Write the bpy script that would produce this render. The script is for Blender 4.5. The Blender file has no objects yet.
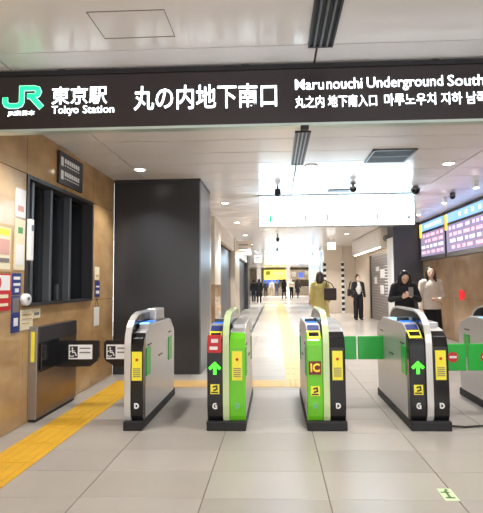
import bpy, bmesh, math, random
from mathutils import Vector, Matrix
random.seed(7)
SC = bpy.context.scene
COL = SC.collection
PI = math.pi

# ------------------------------------------------------------------ camera
def make_camera():
    yaw, pitch, roll = math.radians(2.0), math.radians(3.53), math.radians(0.6)
    fw = Vector((-math.sin(yaw)*math.cos(pitch), math.cos(yaw)*math.cos(pitch), math.sin(pitch)))
    r0 = fw.cross(Vector((0, 0, 1))).normalized()
    u0 = r0.cross(fw)
    r = r0*math.cos(roll) - u0*math.sin(roll)
    u = r.cross(fw)
    cd = bpy.data.cameras.new('camera')
    cd.sensor_fit = 'AUTO'; cd.sensor_width = 36.0
    cd.lens = 430.0/513.0*36.0
    cd.shift_x = -(260.0-241.5)/513.0
    cd.clip_start = 0.05; cd.clip_end = 200
    co = bpy.data.objects.new('camera', cd); COL.objects.link(co)
    m = Matrix.Identity(4)
    for i in range(3):
        m[i][0], m[i][1], m[i][2] = r[i], u[i], -fw[i]
    m[2][3] = 1.37
    co.matrix_world = m
    SC.camera = co
make_camera()

# ------------------------------------------------------------------ world, exposure
W = bpy.data.worlds.new('world'); SC.world = W; W.use_nodes = True
W.node_tree.nodes['Background'].inputs[0].default_value = (0.93, 0.965, 1.0, 1)
W.node_tree.nodes['Background'].inputs[1].default_value = 3.0
SC.view_settings.view_transform = 'Standard'
SC.view_settings.look = 'None'
SC.view_settings.exposure = 0.42
SC.view_settings.gamma = 1.0
SC.view_settings.use_curve_mapping = False
LAMP_W = 14.0          # watts of one ceiling downlight

# ------------------------------------------------------------------ materials
def lin(c):
    return tuple(((v/255.0)/12.92 if v/255.0 <= 0.04045 else ((v/255.0+0.055)/1.055)**2.4) for v in c) + (1.0,)
MATS = {}
def mat(name, rgb, rough=0.5, metal=0.0, var=0.0, scale=6.0, rgb2=None, emit=0.0, ergb=None, bump=0.0, spec=0.5, alpha=1.0, trans=0.0, stretch=None, detail=6.0):
    if name in MATS: return MATS[name]
    m = bpy.data.materials.new(name); m.use_nodes = True
    nt = m.node_tree; b = nt.nodes['Principled BSDF']
    b.inputs['Base Color'].default_value = lin(rgb)
    b.inputs['Roughness'].default_value = rough
    b.inputs['Metallic'].default_value = metal
    b.inputs['Specular IOR Level'].default_value = spec
    b.inputs['Alpha'].default_value = alpha
    b.inputs['Transmission Weight'].default_value = trans
    if emit > 0:
        b.inputs['Emission Color'].default_value = lin(ergb or rgb)
        b.inputs['Emission Strength'].default_value = emit
    if var > 0 or rgb2 or bump > 0:
        tc = nt.nodes.new('ShaderNodeTexCoord')
        mp = nt.nodes.new('ShaderNodeMapping')
        if stretch: mp.inputs['Scale'].default_value = stretch
        geo = nt.nodes.new('ShaderNodeNewGeometry')
        nt.links.new(geo.outputs['Position'], mp.inputs['Vector'])
        n = nt.nodes.new('ShaderNodeTexNoise'); n.inputs['Scale'].default_value = scale
        n.inputs['Detail'].default_value = detail
        nt.links.new(mp.outputs[0], n.inputs['Vector'])
        if var > 0 or rgb2:
            cr = nt.nodes.new('ShaderNodeValToRGB')
            c1 = lin(rgb); c2 = lin(rgb2) if rgb2 else tuple(v*(1-var) for v in c1[:3])+(1,)
            cr.color_ramp.elements[0].position = 0.32; cr.color_ramp.elements[1].position = 0.68
            cr.color_ramp.elements[0].color = c2; cr.color_ramp.elements[1].color = c1
            nt.links.new(n.outputs['Fac'], cr.inputs['Fac'])
            nt.links.new(cr.outputs['Color'], b.inputs['Base Color'])
        if bump > 0:
            bp = nt.nodes.new('ShaderNodeBump'); bp.inputs['Strength'].default_value = bump
            bp.inputs['Distance'].default_value = 0.01
            nt.links.new(n.outputs['Fac'], bp.inputs['Height'])
            nt.links.new(bp.outputs[0], b.inputs['Normal'])
    MATS[name] = m
    return m

M_TILE = [mat('floor tile %s' % k, c, 0.3, var=0.06, scale=3.0) for k, c in
          (('warm', (170, 163, 154)), ('pale', (175, 168, 160)), ('grey', (166, 159, 151)))]
M_GROUT = mat('grout', (128, 116, 104), 0.8)
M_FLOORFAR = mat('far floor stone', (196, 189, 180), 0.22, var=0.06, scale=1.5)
M_YEL = mat('tactile yellow', (218, 168, 44), 0.5, var=0.12, scale=5)
M_CEIL = mat('ceiling panel enamel', (242, 241, 244), 0.2, var=0.02, scale=1.5, spec=0.55)
M_SEAM = mat('ceiling joint', (70, 64, 62), 0.8)
M_STONE = mat('polished brown stone', (204, 170, 120), 0.12, rgb2=(172, 136, 94), scale=2.3, detail=9, stretch=(1, 1, 1.6))
M_STONE2 = mat('polished stone pale', (184, 154, 122), 0.08, rgb2=(142, 110, 80), scale=1.6, detail=8)
M_BACK = mat('joint mortar', (92, 72, 54), 0.8)
M_DARKBOX = mat('dark grey enamel', (52, 52, 55), 0.3, var=0.06, scale=1.0)
M_STEEL = mat('brushed steel', (176, 172, 168), 0.32, metal=0.85, var=0.06, scale=8, stretch=(1, 1, 12))
M_STEELDK = mat('bronze steel', (150, 130, 112), 0.28, metal=0.85, var=0.1, scale=6)
M_GATE = mat('gate side panel', (188, 184, 182), 0.3, metal=0.35)
M_BLACK = mat('gloss black', (22, 21, 23), 0.16)
M_BLACKM = mat('matt black', (26, 25, 27), 0.55)
M_GREEN = mat('gate green', (112, 206, 40), 0.22)
M_FLAP = mat('flap green', (34, 172, 60), 0.3)
M_SPINE = mat('gate spine silver', (214, 212, 208), 0.22, metal=0.3)
M_SPINEG = mat('gate spine pale green', (206, 226, 170), 0.22)
M_YST = mat('sticker yellow', (255, 244, 66), 0.4)
M_RED = mat('sign red', (206, 40, 46), 0.4)
M_WHITE = mat('white print', (242, 242, 240), 0.45)
M_INK = mat('dark print', (40, 38, 40), 0.5)
M_BLUE = mat('blue print', (44, 62, 128), 0.45)
M_ARROW = mat('arrow led', (60, 235, 40), 0.4, emit=2.2)
M_SCREEN = mat('blue screen', (40, 120, 230), 0.2, emit=0.7)
M_PAD = mat('reader glow', (150, 214, 255), 0.2, emit=1.0)
M_LED = mat('led white', (240, 250, 255), 0.4, emit=2.8)
M_LEDG = mat('led green', (30, 205, 130), 0.4, emit=1.4)
M_SIGN = mat('header sign face', (50, 42, 44), 0.3)
M_ALU = mat('aluminium edge', (198, 214, 208), 0.3, metal=0.4)
M_LIGHTBOX = mat('light box face', (214, 240, 255), 0.3, emit=5.0)
M_LAMP = mat('lamp diffuser', (255, 246, 236), 0.3, emit=9.0)
M_GLASSD = mat('dark glass', (20, 22, 26), 0.05, alpha=0.42, spec=0.8)
M_FRAME = mat('window frame metal', (116, 118, 122), 0.35, metal=0.6)
M_PALEWALL = mat('pale wall', (222, 208, 190), 0.4, var=0.03, scale=2)
M_COLUMN = mat('pale column', (212, 196, 178), 0.35, var=0.04, scale=2)
M_CHAR = mat('charcoal panel', (58, 56, 58), 0.35)
M_SHUT = mat('shutter grey', (128, 120, 116), 0.45)
M_BOARD = mat('display glass', (64, 58, 88), 0.2, emit=0.75, ergb=(168, 156, 186))
M_BHEAD = mat('display header', (124, 168, 228), 0.2, emit=1.1)
M_BPINK = mat('display row pink', (255, 176, 196), 0.4, emit=1.0)
M_BVIO = mat('display row violet', (190, 170, 255), 0.4, emit=1.3)
M_BWHT = mat('display row white', (225, 226, 250), 0.4, emit=1.0)
M_AMBER = mat('amber light', (255, 196, 60), 0.4, emit=1.4)
M_ICONG = mat('icon green', (40, 190, 130), 0.4, emit=0.9)
M_ICONO = mat('icon orange', (250, 170, 60), 0.4, emit=0.9)
M_ICONB = mat('icon teal', (90, 200, 215), 0.4, emit=0.9)

# ------------------------------------------------------------------ mesh helpers
class MB:
    def __init__(self): self.v = []; self.f = []
    def add(self, vs, fs):
        o = len(self.v); self.v += [tuple(p) for p in vs]; self.f += [tuple(i+o for i in f) for f in fs]; return self
    def box(self, x0, x1, y0, y1, z0, z1):
        x0, x1 = min(x0, x1), max(x0, x1); y0, y1 = min(y0, y1), max(y0, y1); z0, z1 = min(z0, z1), max(z0, z1)
        return self.add([(x0,y0,z0),(x1,y0,z0),(x1,y1,z0),(x0,y1,z0),(x0,y0,z1),(x1,y0,z1),(x1,y1,z1),(x0,y1,z1)],
                 [(0,3,2,1),(4,5,6,7),(0,1,5,4),(1,2,6,5),(2,3,7,6),(3,0,4,7)])
    def prism(self, pts, a0, a1, axis='x'):
        """pts: (p,q) polygon; axis x -> (y,z), y -> (x,z), z -> (x,y)"""
        n = len(pts)
        def mk(a, p):
            return (a, p[0], p[1]) if axis == 'x' else ((p[0], a, p[1]) if axis == 'y' else (p[0], p[1], a))
        vs = [mk(a0, p) for p in pts] + [mk(a1, p) for p in pts]
        fs = [tuple(range(n))[::-1], tuple(range(n, 2*n))]
        fs += [(i, (i+1) % n, n+(i+1) % n, n+i) for i in range(n)]
        return self.add(vs, fs)
    def strip(self, pts, inner, a0, a1):
        """closed band between two polylines in (y,z), extruded along x"""
        n = len(pts)
        vs = [(a0,)+tuple(p) for p in pts]+[(a0,)+tuple(p) for p in inner]+[(a1,)+tuple(p) for p in pts]+[(a1,)+tuple(p) for p in inner]
        fs = []
        for i in range(n-1):
            fs += [(i, i+1, n+i+1, n+i), (2*n+i+1, 2*n+i, 3*n+i, 3*n+i+1), (i+1, i, 2*n+i, 2*n+i+1), (n+i, n+i+1, 3*n+i+1, 3*n+i)]
        fs += [(0, n, 3*n, 2*n), (n-1, 3*n-1, 4*n-1, 2*n-1)]
        return self.add(vs, fs)
    def cyl(self, c, r, h, n=20, axis='z', r2=None):
        r2 = r if r2 is None else r2
        vs = []
        for k, (rr, hh) in enumerate(((r, 0), (r2, h))):
            for i in range(n):
                a = 2*PI*i/n; p, q = rr*math.cos(a), rr*math.sin(a)
                vs.append((c[0]+p, c[1]+q, c[2]+hh) if axis == 'z' else ((c[0]+p, c[1]+hh, c[2]+q) if axis == 'y' else (c[0]+hh, c[1]+p, c[2]+q)))
        fs = [tuple(range(n)), tuple(range(n, 2*n))]+[(i, (i+1) % n, n+(i+1) % n, n+i) for i in range(n)]
        return self.add(vs, fs)
    def lathe(self, c, prof, n=20):
        """prof: (r,z) list, closed at both ends"""
        vs = []; fs = []
        for r, z in prof:
            for i in range(n):
                a = 2*PI*i/n; vs.append((c[0]+r*math.cos(a), c[1]+r*math.sin(a), c[2]+z))
        for k in range(len(prof)-1):
            for i in range(n): fs.append((k*n+i, k*n+(i+1) % n, (k+1)*n+(i+1) % n, (k+1)*n+i))
        fs += [tuple(range(n)), tuple(range((len(prof)-1)*n, len(prof)*n))]
        return self.add(vs, fs)
    def tube(self, pts, r, n=8):
        pts = [Vector(p) for p in pts]; vs = []; fs = []
        for k, p in enumerate(pts):
            d = (pts[min(k+1, len(pts)-1)]-pts[max(k-1, 0)]).normalized()
            a = d.cross(Vector((0, 0, 1)) if abs(d.z) < .9 else Vector((1, 0, 0))).normalized(); b = d.cross(a)
            for i in range(n):
                t = 2*PI*i/n; vs.append(p+a*(r*math.cos(t))+b*(r*math.sin(t)))
        for k in range(len(pts)-1):
            for i in range(n): fs.append((k*n+i, k*n+(i+1) % n, (k+1)*n+(i+1) % n, (k+1)*n+i))
        fs += [tuple(range(n)), tuple(range((len(pts)-1)*n, len(pts)*n))]
        return self.add(vs, fs)
    def mesh(self, name, bevel=0.0, seg=2, smooth=False):
        me = bpy.data.meshes.new(name); me.from_pydata([tuple(p) for p in self.v], [], self.f)
        bm = bmesh.new(); bm.from_mesh(me)
        bmesh.ops.recalc_face_normals(bm, faces=bm.faces)
        if bevel > 0:
            es = [e for e in bm.edges if e.is_manifold and e.calc_face_angle(0) > 0.6]
            bmesh.ops.bevel(bm, geom=es, offset=bevel, segments=seg, affect='EDGES', profile=0.5, clamp_overlap=True)
        bm.to_mesh(me); bm.free()
        if smooth:
            me.shade_smooth()
            me.set_sharp_from_angle(angle=0.7)
        return me
    def build(self, name, m, parent=None, bevel=0.0, seg=2, smooth=False, label=None):
        me = self.mesh(name, bevel, seg, smooth); me.materials.append(m)
        o = bpy.data.objects.new(name, me); COL.objects.link(o)
        if parent is not None: o.parent = parent
        if label: o['label'] = label
        return o

def thing(name, label, cat, loc=(0, 0, 0), rz=0.0, group=None):
    o = bpy.data.objects.new(name, None); COL.objects.link(o); o.empty_display_size = 0.1
    o.location = loc; o.rotation_euler = (0, 0, rz)
    return tag(o, label, cat, group)
def tag(o, label, cat, group=None):
    o['label'] = label; o['category'] = cat
    if group: o['group'] = group
    return o
def struct(o, label=None):
    o['kind'] = 'structure'
    if label: o['label'] = label
    return o
def copy_tree(o, parent=None):
    c = o.copy(); COL.objects.link(c); c.parent = parent
    for ch in list(o.children): copy_tree(ch, c)
    return c
def B(name, m, parent, x0, x1, y0, y1, z0, z1, bevel=0.0, label=None):
    return MB().box(x0, x1, y0, y1, z0, z1).build(name, m, parent, bevel, label=label)

def lettering(body, m, parent, box, plane, off, weight=0.012, name='lettering', depth=0.004, align='fit'):
    """text fitted into box=(a0,a1,z0,z1). plane 'y': facing -Y at y=off; 'x': facing +X at x=off (a runs along Y)"""
    c = bpy.data.curves.new(name, 'FONT'); c.body = body; c.offset = weight; c.resolution_u = 3
    t = bpy.data.objects.new(name, c); COL.objects.link(t)
    bpy.context.view_layer.update()
    me = bpy.data.meshes.new_from_object(t.evaluated_get(bpy.context.evaluated_depsgraph_get()))
    bpy.data.objects.remove(t); bpy.data.curves.remove(c)
    xs = [v.co.x for v in me.vertices]; ys = [v.co.y for v in me.vertices]
    a0, a1, z0, z1 = box
    sx = (a1-a0)/(max(xs)-min(xs)); sy = (z1-z0)/(max(ys)-min(ys))
    x0, y0 = min(xs), min(ys)
    for v in me.vertices:
        a = a0+(v.co.x-x0)*sx; z = z0+(v.co.y-y0)*sy
        v.co = (a, off, z) if plane == 'y' else (off, a, z)
    bm = bmesh.new(); bm.from_mesh(me)
    r = bmesh.ops.extrude_face_region(bm, geom=bm.faces[:])
    dv = Vector((0, depth, 0)) if plane == 'y' else Vector((-depth, 0, 0))
    bmesh.ops.translate(bm, vec=dv, verts=[g for g in r['geom'] if isinstance(g, bmesh.types.BMVert)])
    bmesh.ops.recalc_face_normals(bm, faces=bm.faces)
    bm.to_mesh(me); bm.free()
    me.materials.clear(); me.materials.append(m)
    o = bpy.data.objects.new(name, me); COL.objects.link(o); o.parent = parent
    return o

# ================================================================== SETTING
CZ = 3.0           # ceiling height
# ---- floor
mb = MB(); mb.box(-6, 10, -6, 11.22, -0.1, -0.006); mb.box(-6, 10, 11.22, 56, -0.1, 0.0)
floor = struct(mb.build('floor', M_GROUT), 'large pale stone floor tiles of the concourse')
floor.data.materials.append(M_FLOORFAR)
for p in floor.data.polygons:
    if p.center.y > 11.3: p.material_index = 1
TW, TD = 0.804, 0.40
tile_me = {}
for k in range(3):
    b = MB(); g = 0.0035
    b.box(g, TW-g, .0015, TD-.0015, -0.02, 0.0)
    me = b.mesh('tile', 0.002, 1); me.materials.append(M_TILE[k]); tile_me[k] = me
for j in range(23):
    Y = 2.02+0.4*j
    for i in range(-3, 8):
        X = -0.48+TW*i
        if X+TW < -0.66*Y-0.5 or X > 0.56*Y+0.5 or X < -2.6-TW or X > 4.1: continue
        o = bpy.data.objects.new('tile', tile_me[random.choice((0, 0, 1, 1, 2))]); COL.objects.link(o)
        o.location = (X, Y, 0); o.parent = floor
b = MB()
for j in range(0, 21):
    for i in range(-3, 8): b.box(-0.48+TW*i+.0035, -0.48+TW*(i+1)-.0035, 2.02-0.4*(j+1)+.0035, 2.02-0.4*j-.0035, -0.02, 0.0)
o = b.build('tile_field', M_TILE[0], floor); o['kind'] = 'stuff'
# dark drain line in the far floor
o = B('drain_strip', M_CHAR, None, -0.74, -0.66, 11.3, 27, -0.02, 0.003); tag(o, 'thin dark strip set in the far corridor floor', 'floor strip')

# ---- tactile paving: 0.4 m blocks with raised bars
M_YEL2 = mat('tactile yellow glare', (222, 182, 118), 0.35, var=0.1, scale=5)  # paler yellow: glare on the corridor floor is painted into this colour
def tactile_mesh(dots=False, m=None):
    b = MB(); b.box(.003, .397, .003, .397, 0.0, 0.004)
    if dots:
        for i in range(5):
            for j in range(5): b.cyl((.06+.07*i, .06+.07*j, .004), .015, .005, 8, r2=.011)
    else:
        for i in range(4): b.box(.05+.09*i-.014, .05+.09*i+.016, .02, .38, 0.004, .0065)
    me = b.mesh('tactile_tile'); me.materials.append(m or M_YEL); return me
tact_bar, tact_dot = tactile_mesh(), tactile_mesh(True)
tact_bar2, tact_dot2 = tactile_mesh(False, M_YEL2), tactile_mesh(True, M_YEL2)
def tactile(label, cells, bar=tact_bar, dot=tact_dot):
    root = thing('tactile_paving', label, 'tactile paving', (cells[0][0], cells[0][1], 0))
    for x, y, kind in cells:
        o = bpy.data.objects.new('tactile_tile', dot if kind == 'd' else bar); COL.objects.link(o); o.parent = root
        if kind == 'h': o.rotation_euler = (0, 0, PI/2); o.location = (x+.4-cells[0][0], y-cells[0][1], 0)
        else: o.location = (x-cells[0][0], y-cells[0][1], 0)
tactile('yellow tactile strip running along the brown stone wall', [(-2.27, 1.35+.4*k, 'v') for k in range(11)]+[(-2.27, 5.75, 'd')])
tactile('yellow tactile strip crossing behind the ticket gates', [(-1.87+.4*k, 5.75, 'h') for k in range(5)]+[(0.13, 5.75, 'd')], tact_bar2, tact_dot2)
tactile('yellow tactile strip down the middle of the far corridor', [(0.13, 6.15+.4*k, 'v') for k in range(55)], tact_bar2, tact_dot2)

# ---- ceiling
mb = MB(); mb.box(-6, 10, -6, 12.91, 3.022, 3.12); mb.box(-6, 10, 12.91, 56, 3.0, 3.12)
ceiling = struct(mb.build('ceiling', M_SEAM), 'pale enamelled panel ceiling')
ceiling.data.materials.append(M_CEIL)
for p in ceiling.data.polygons:
    if p.center.y > 13: p.material_index = 1
XC = [-6.0, -4.28, -1.98, 0.31, 2.61, 4.91, 7.2, 10]
g = 0.008
for i in range(len(XC)-1):
    for (y0, y1) in ((-6, -1.9), (-1.9, 2.87)):
        B('ceiling_panel', M_CEIL, ceiling, XC[i]+g, XC[i+1]-g, y0+.004, y1-.004, CZ, 3.022)
    me = MB().box(XC[i]+g, XC[i+1]-g, .006, .472, CZ, 3.022).mesh('ceiling_panel'); me.materials.append(M_CEIL)
    for j in range(21):
        o = bpy.data.objects.new('ceiling_panel', me); COL.objects.link(o); o.parent = ceiling; o.location = (0, 2.87+.478*j, 0)
# access hatch outline in the front panel
h = thing('access_hatch', 'flush square access hatch outlined in the ceiling above the header sign', 'hatch', (-.875, 2.58, 2.998))
b = MB(); w, d, t = .235, .14, .0025
b.box(-w, w, -d, -d+t, -.001, .003); b.box(-w, w, d-t, d, -.001, .003); b.box(-w, -w+t, -d, d, -.001, .003); b.box(w-t, w, -d, d, -.001, .003)
b.build('joint', M_SEAM, h)

# ---- left wall: stone slabs on a backing, with a window hole
WX = -2.5
WY0, WY1, WZ0, WZ1 = 4.21, 5.80, 1.16, 2.50
mb = MB()
mb.box(-2.75, WX-.02, -6, WY0, 0, 3.02); mb.box(-2.75, WX-.02, WY1, 6.6, 0, 3.02)
mb.box(-2.75, WX-.02, WY0, WY1, 0, WZ0); mb.box(-2.75, WX-.02, WY0, WY1, WZ1, 3.02)
wall_left = struct(mb.build('wall_left', M_BACK), 'polished brown stone wall with the service window')
def slab(y0, y1, z0, z1, parent=wall_left, x0=WX-.02, x1=WX, m=M_STONE):
    B('stone_panel', m, parent, x0, x1, y0+.003, y1-.003, z0+.003, z1-.003, 0.002)
for y0, y1 in ((-6, -4), (-4, -2), (-2, 0), (0, 1.4), (1.4, 2.8), (2.8, WY0), (WY1, 6.57)):
    for z0, z1 in ((0, WZ0), (WZ0, WZ1), (WZ1, 3.0)): slab(y0, y1, z0, z1)
for y0, y1 in ((WY0, 5.0), (5.0, WY1)):
    for z0, z1 in ((0, WZ0), (WZ1, 3.0)): slab(y0, y1, z0, z1)

# ---- window_1: recessed glazing with mullions and a dark office behind
win = bpy.data.objects.new('window_1', None); COL.objects.link(win); struct(win, 'dark service window with grey upright mullions in the stone wall')
b = MB()
b.box(-2.74, -2.49, WY0, WY0+.04, WZ0, WZ1); b.box(-2.74, -2.49, WY1-.04, WY1, WZ0, WZ1)
b.box(-2.74, -2.49, WY0+.04, WY1-.04, WZ1-.04, WZ1); b.box(-2.74, -2.47, WY0+.04, WY1-.04, WZ0, WZ0+.025)
b.build('window_frame', M_CHAR, win)
my = [4.42, 4.80, 5.26]
for y in my: B('mullion', M_FRAME, win, -2.68, -2.55, y-.022, y+.022, WZ0+.025, WZ1-.04, .004)
ys = [WY0+.04]+my+[WY1-.04]
for k in range(4): B('pane', M_GLASSD, win, -2.64, -2.63, ys[k]+(.022 if k else 0), ys[k+1]-(.022 if k < 3 else 0), WZ0+.025, WZ1-.04)
# office room behind (dark box)
b = MB(); b.box(-4.0, -3.95, 3.6, 6.4, .6, 2.8); b.box(-3.95, -2.75, 3.6, 3.65, .6, 2.8); b.box(-3.95, -2.75, 6.35, 6.4, .6, 2.8)
b.box(-3.95, -2.75, 3.65, 6.35, .6, 1.12); b.box(-3.95, -2.75, 3.65, 6.35, 2.7, 2.8)
struct(b.build('wall_office', M_BLACKM))
b = MB()
for k in range(2): b.box(-2.95, -2.93, 4.0+.2*k, 4.15+.2*k, 1.2, 2.6)
o = b.build('office_blind', M_DARKBOX); tag(o, 'grey vertical blind slats behind the service window', 'blind')
for (y, z, w, hh, nm) in ((5.55, 1.33, .10, .26, 'tall'), (5.25, 1.27, .16, .12, 'wide')):
    o = B('counter_paper', M_WHITE, None, -2.9, -2.86, y, y+w, 1.12, 1.12+hh, .004)
    tag(o, '%s white card standing on the counter inside the service window' % nm, 'card')

# ---- dark grey enclosure at end of the left wall
enc = thing('equipment_enclosure', 'tall dark grey metal enclosure from floor to ceiling beyond the stone wall', 'enclosure', (-1.83, 6.57, 0))
B('body', M_DARKBOX, enc, -.67, .67, 0, .95, 0.0, 2.985, .006)
B('top_rail', M_CHAR, enc, -.67, .69, -.02, .97, 2.955, 3.0)
B('corner_post', M_FRAME, enc, .665, .685, .0, .95, 0, 2.955)

# ---- corridor left side, beyond the enclosure
LX = -1.45
wl2 = struct(MB().box(-1.95, -1.75, 7.5, 11.0, 0, 3.0).build('wall_corridor_left', M_STONE2))
def pilaster(y0, y1, label, m=M_COLUMN, x1=LX, low=None):
    p = thing('pilaster', label, 'pilaster', ((LX-.25+x1)/2, (y0+y1)/2, 0), group=None)
    hx = (x1-LX+.25)/2; hy = (y1-y0)/2
    B('shaft', m, p, -hx, hx, -hy, hy, 0, 3.0, .005)
    if low: B('stone_dado', low, p, -hx-.005, hx+.006, -hy-.006, hy+.005, 0, 1.35, .003)
pilaster(9.3, 9.7, 'narrow brown pilaster just past the dark enclosure', M_STEELDK)
pilaster(10.3, 11.4, 'pale pilaster with brown stone foot on the left of the corridor', M_COLUMN, LX, M_STONE2)
pilaster(15.6, 17.4, 'pale pilaster between the two dark doorways')
pilaster(22.8, 24.5, 'charcoal pilaster farthest along the left of the corridor', M_CHAR)
for k, (y0, y1, top, lab) in enumerate(((11.4, 15.6, 2.55, 'nearer charcoal doorway leaf under pale lintel, left of the corridor'), (17.4, 22.8, 2.45, 'farther charcoal doorway leaf, left of the corridor'))):
    d = bpy.data.objects.new('door_%d' % (k+1), None); COL.objects.link(d); struct(d, lab); d.location = (LX-.2, y0, 0)
    B('door_leaf', M_CHAR, d, -.05, .02, 0, (y1-y0)/2-.005, 0, top); B('door_leaf', M_CHAR, d, -.05, .02, (y1-y0)/2+.005, y1-y0, 0, top)
    B('lintel', M_PALEWALL, d, -.05, .16, 0, y1-y0, top, 3.0)
    B('header_track', M_SEAM, d, .02, .05, 0, y1-y0, top-.05, top)

# ---- right side
wr = MB(); wr.box(4.09, 4.35, -2, 12.0, 0, 3.0)
wall_right = struct(wr.build('wall_right', M_BACK), 'polished brown stone wall under the departure display')
for k in range(7):
    for z0, z1 in ((0, .98), (.98, 1.96), (1.96, 3.0)): slab(-2+2*k, 0+2*k, z0, z1, wall_right, 4.07, 4.09, M_STONE2)
col = thing('column', 'broad charcoal column between the grey shutter and the departure display', 'column', (3.69, 12.3, 0))
B('shaft', M_CHAR, col, -.40, .40, -.3, .3, 0, 3.0, .01); B('base_trim', M_BLACKM, col, -.41, .41, -.31, .31, 0, .12)
B('light_strip', M_WHITE, col, -.44, -.41, -.28, .28, 0.0, 2.6)
# shutter recess along X=3.6
struct(MB().box(3.62, 4.2, 12.65, 16.6, 2.36, 3.0).build('wall_shop_lintel', M_PALEWALL))
struct(MB().box(3.6, 4.2, 16.66, 19.4, 0, 3.0).build('wall_shop_right', M_PALEWALL))
struct(MB().box(3.06, 4.2, 19.5, 19.7, 0, 3.0).build('wall_shop_end', M_PALEWALL))
sh = thing('roller_shutter', 'closed grey roller shutter with faded white notices right of the masked woman', 'shutter', (3.66, 14.6, 0))
for k in range(23): B('slat', M_SHUT, sh, 0, .03, -2.0, 2.0, .1*k+.004, .1*k+.096, .004)
B('guide_rail', M_CHAR, sh, -.03, .04, 1.97, 2.05, 0, 2.35); B('guide_rail', M_CHAR, sh, -.03, .04, -2.05, -1.97, 0, 2.35)
for (y, z, w, hh) in ((.9, 1.75, .5, .16), (.2, 1.5, .6, .3), (1.2, 1.3, .4, .25), (.3, .95, .5, .3), (-.9, .5, .35, 1.3)):
    B('notice', M_WHITE, sh, -.012, -.004, y-w/2, y+w/2, z, z+hh)
fas = thing('shop_fascia', 'pale lit fascia box above the grey shutter', 'fascia', (3.4, 15.2, 2.40))
B('box', M_PALEWALL, fas, -.3, .2, -2.4, 2.2, .02, .58, .01); B('light_strip', M_LAMP, fas, -.24, -.2, -2.2, 2.0, .0, .018)
ps = thing('projecting_sign', 'small square pale sign on the end of the shop fascia', 'sign', (3.26, 12.68, 2.3))
B('panel', M_COLUMN, ps, -.16, .16, -.03, .03, .06, .62, .01); MB().cyl((0, -.034, .34), .1, .004, 20, 'y').build('emblem', M_SHUT, ps)
B('bracket', M_STEEL, ps, -.02, .02, .03, .11, .3, .36)
# column with checkered strips
cc = thing('column', 'pale square column with black and white checkered corner strips', 'column', (2.62, 19.7, 0))
B('shaft', M_PALEWALL, cc, -.42, .42, -.3, .3, 0, 3.0, .01)
for sx in (-.40, .40):
    s = B('corner_strip', M_WHITE, cc, sx-.07, sx+.07, -.315, -.30, 0, 2.3)
    for k in range(9): B('black_square', M_BLACKM, s, sx-.065, sx+.065, -.322, -.315, .1+.25*k, .23+.25*k)
gp = thing('glass_partition', 'bluish lit glass panel beyond the checkered column', 'partition', (2.15, 24, 0))
B('glass', mat('blue lit glass', (190, 214, 232), .2, emit=.45), gp, -.03, .03, -3.4, 3.4, .3, 2.9); B('rail', M_STEEL, gp, -.05, .05, -3.45, 3.45, 2.9, 3.0); B('kerb', M_CHAR, gp, -.05, .05, -3.45, 3.45, 0, .3)

# ---- far end
struct(MB().box(-6, 10, 52, 52.3, 0, 3.0).build('wall_back', M_PALEWALL))
struct(MB().box(-6.0, -5.9, 24.5, 52, 0, 3.0).build('wall_far_left', M_PALEWALL))
struct(MB().box(6.0, 6.1, 27.5, 52, 0, 3.0).box(2.2, 6.0, 27.4, 27.5, 0, 3.0).build('wall_far_right', M_PALEWALL))
def shopfront(x0, x1, z0, z1, y, m, label, name='shop_sign', cat='sign', extra=(), posts=0):
    s = thing(name, label, cat, ((x0+x1)/2, y, z0))
    w = (x1-x0)/2
    B('panel', m, s, -w, w, 0, .12, 0, z1-z0, .01)
    if posts:
        for q in (-.8, .8): B('post', M_STEEL, s, q*w-.03, q*w+.03, .45, .51, -posts, .1); B('arm', M_STEEL, s, q*w-.03, q*w+.03, .12, .51, .05, .1)
    for (a0, a1, q0, q1, mm) in extra: B('print', mm, s, -w+a0*2*w, -w+a1*2*w, -.01, 0, q0*(z1-z0), q1*(z1-z0))
    return s
M_SHOPY = mat('yellow shop light', (255, 232, 90), .4, emit=1.3)
M_SHOPB = mat('blue shop light', (70, 110, 220), .4, emit=.8)
M_SHOPW = mat('white shop light', (255, 250, 240), .4, emit=1.4)
shopfront(-1.2, 1.2, 1.75, 2.75, 46, M_SHOPY, 'bright yellow shop sign at the far end of the corridor', extra=((.08, .28, .45, .9, mat('olive print', (150, 150, 20), .5)), (.4, .9, .55, .7, M_WHITE)), posts=.69)
shopfront(-1.3, .4, 1.06, 1.70, 46.65, M_SHOPB, 'blue lit counter panel under the yellow shop sign')
shopfront(1.5, 3.9, 1.7, 2.75, 46.2, M_COLUMN, 'dark shop screen with pale pictures right of the yellow sign', extra=((.1, .3, .3, .8, M_WHITE), (.42, .6, .2, .7, M_SHOPB), (.7, .9, .4, .9, M_WHITE)))
ct = thing('shop_counter', 'white shop counter at the end of the corridor', 'counter', (.8, 46.4, 0))
B('front', M_PALEWALL, ct, -2.6, 3.4, 0, .6, 0, 1.0, .01); B('top', M_CHAR, ct, -2.65, 3.45, -.05, .65, 1.0, 1.06)
for x in (-1.7, 1.35, 4.0): 
    p = tag(B('far_column', M_WHITE, None, x-.22, x+.22, 44.8, 45.2, 0, 3.0, .01), {-1.7: 'white column left of the yellow shop sign', 1.35: 'slim pale column right of the yellow shop sign', 4.0: 'pale column behind the far group of people'}[x], 'column')
# sign posts for shop signs
for (x, y) in ((0, 46.06),): pass

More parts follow.
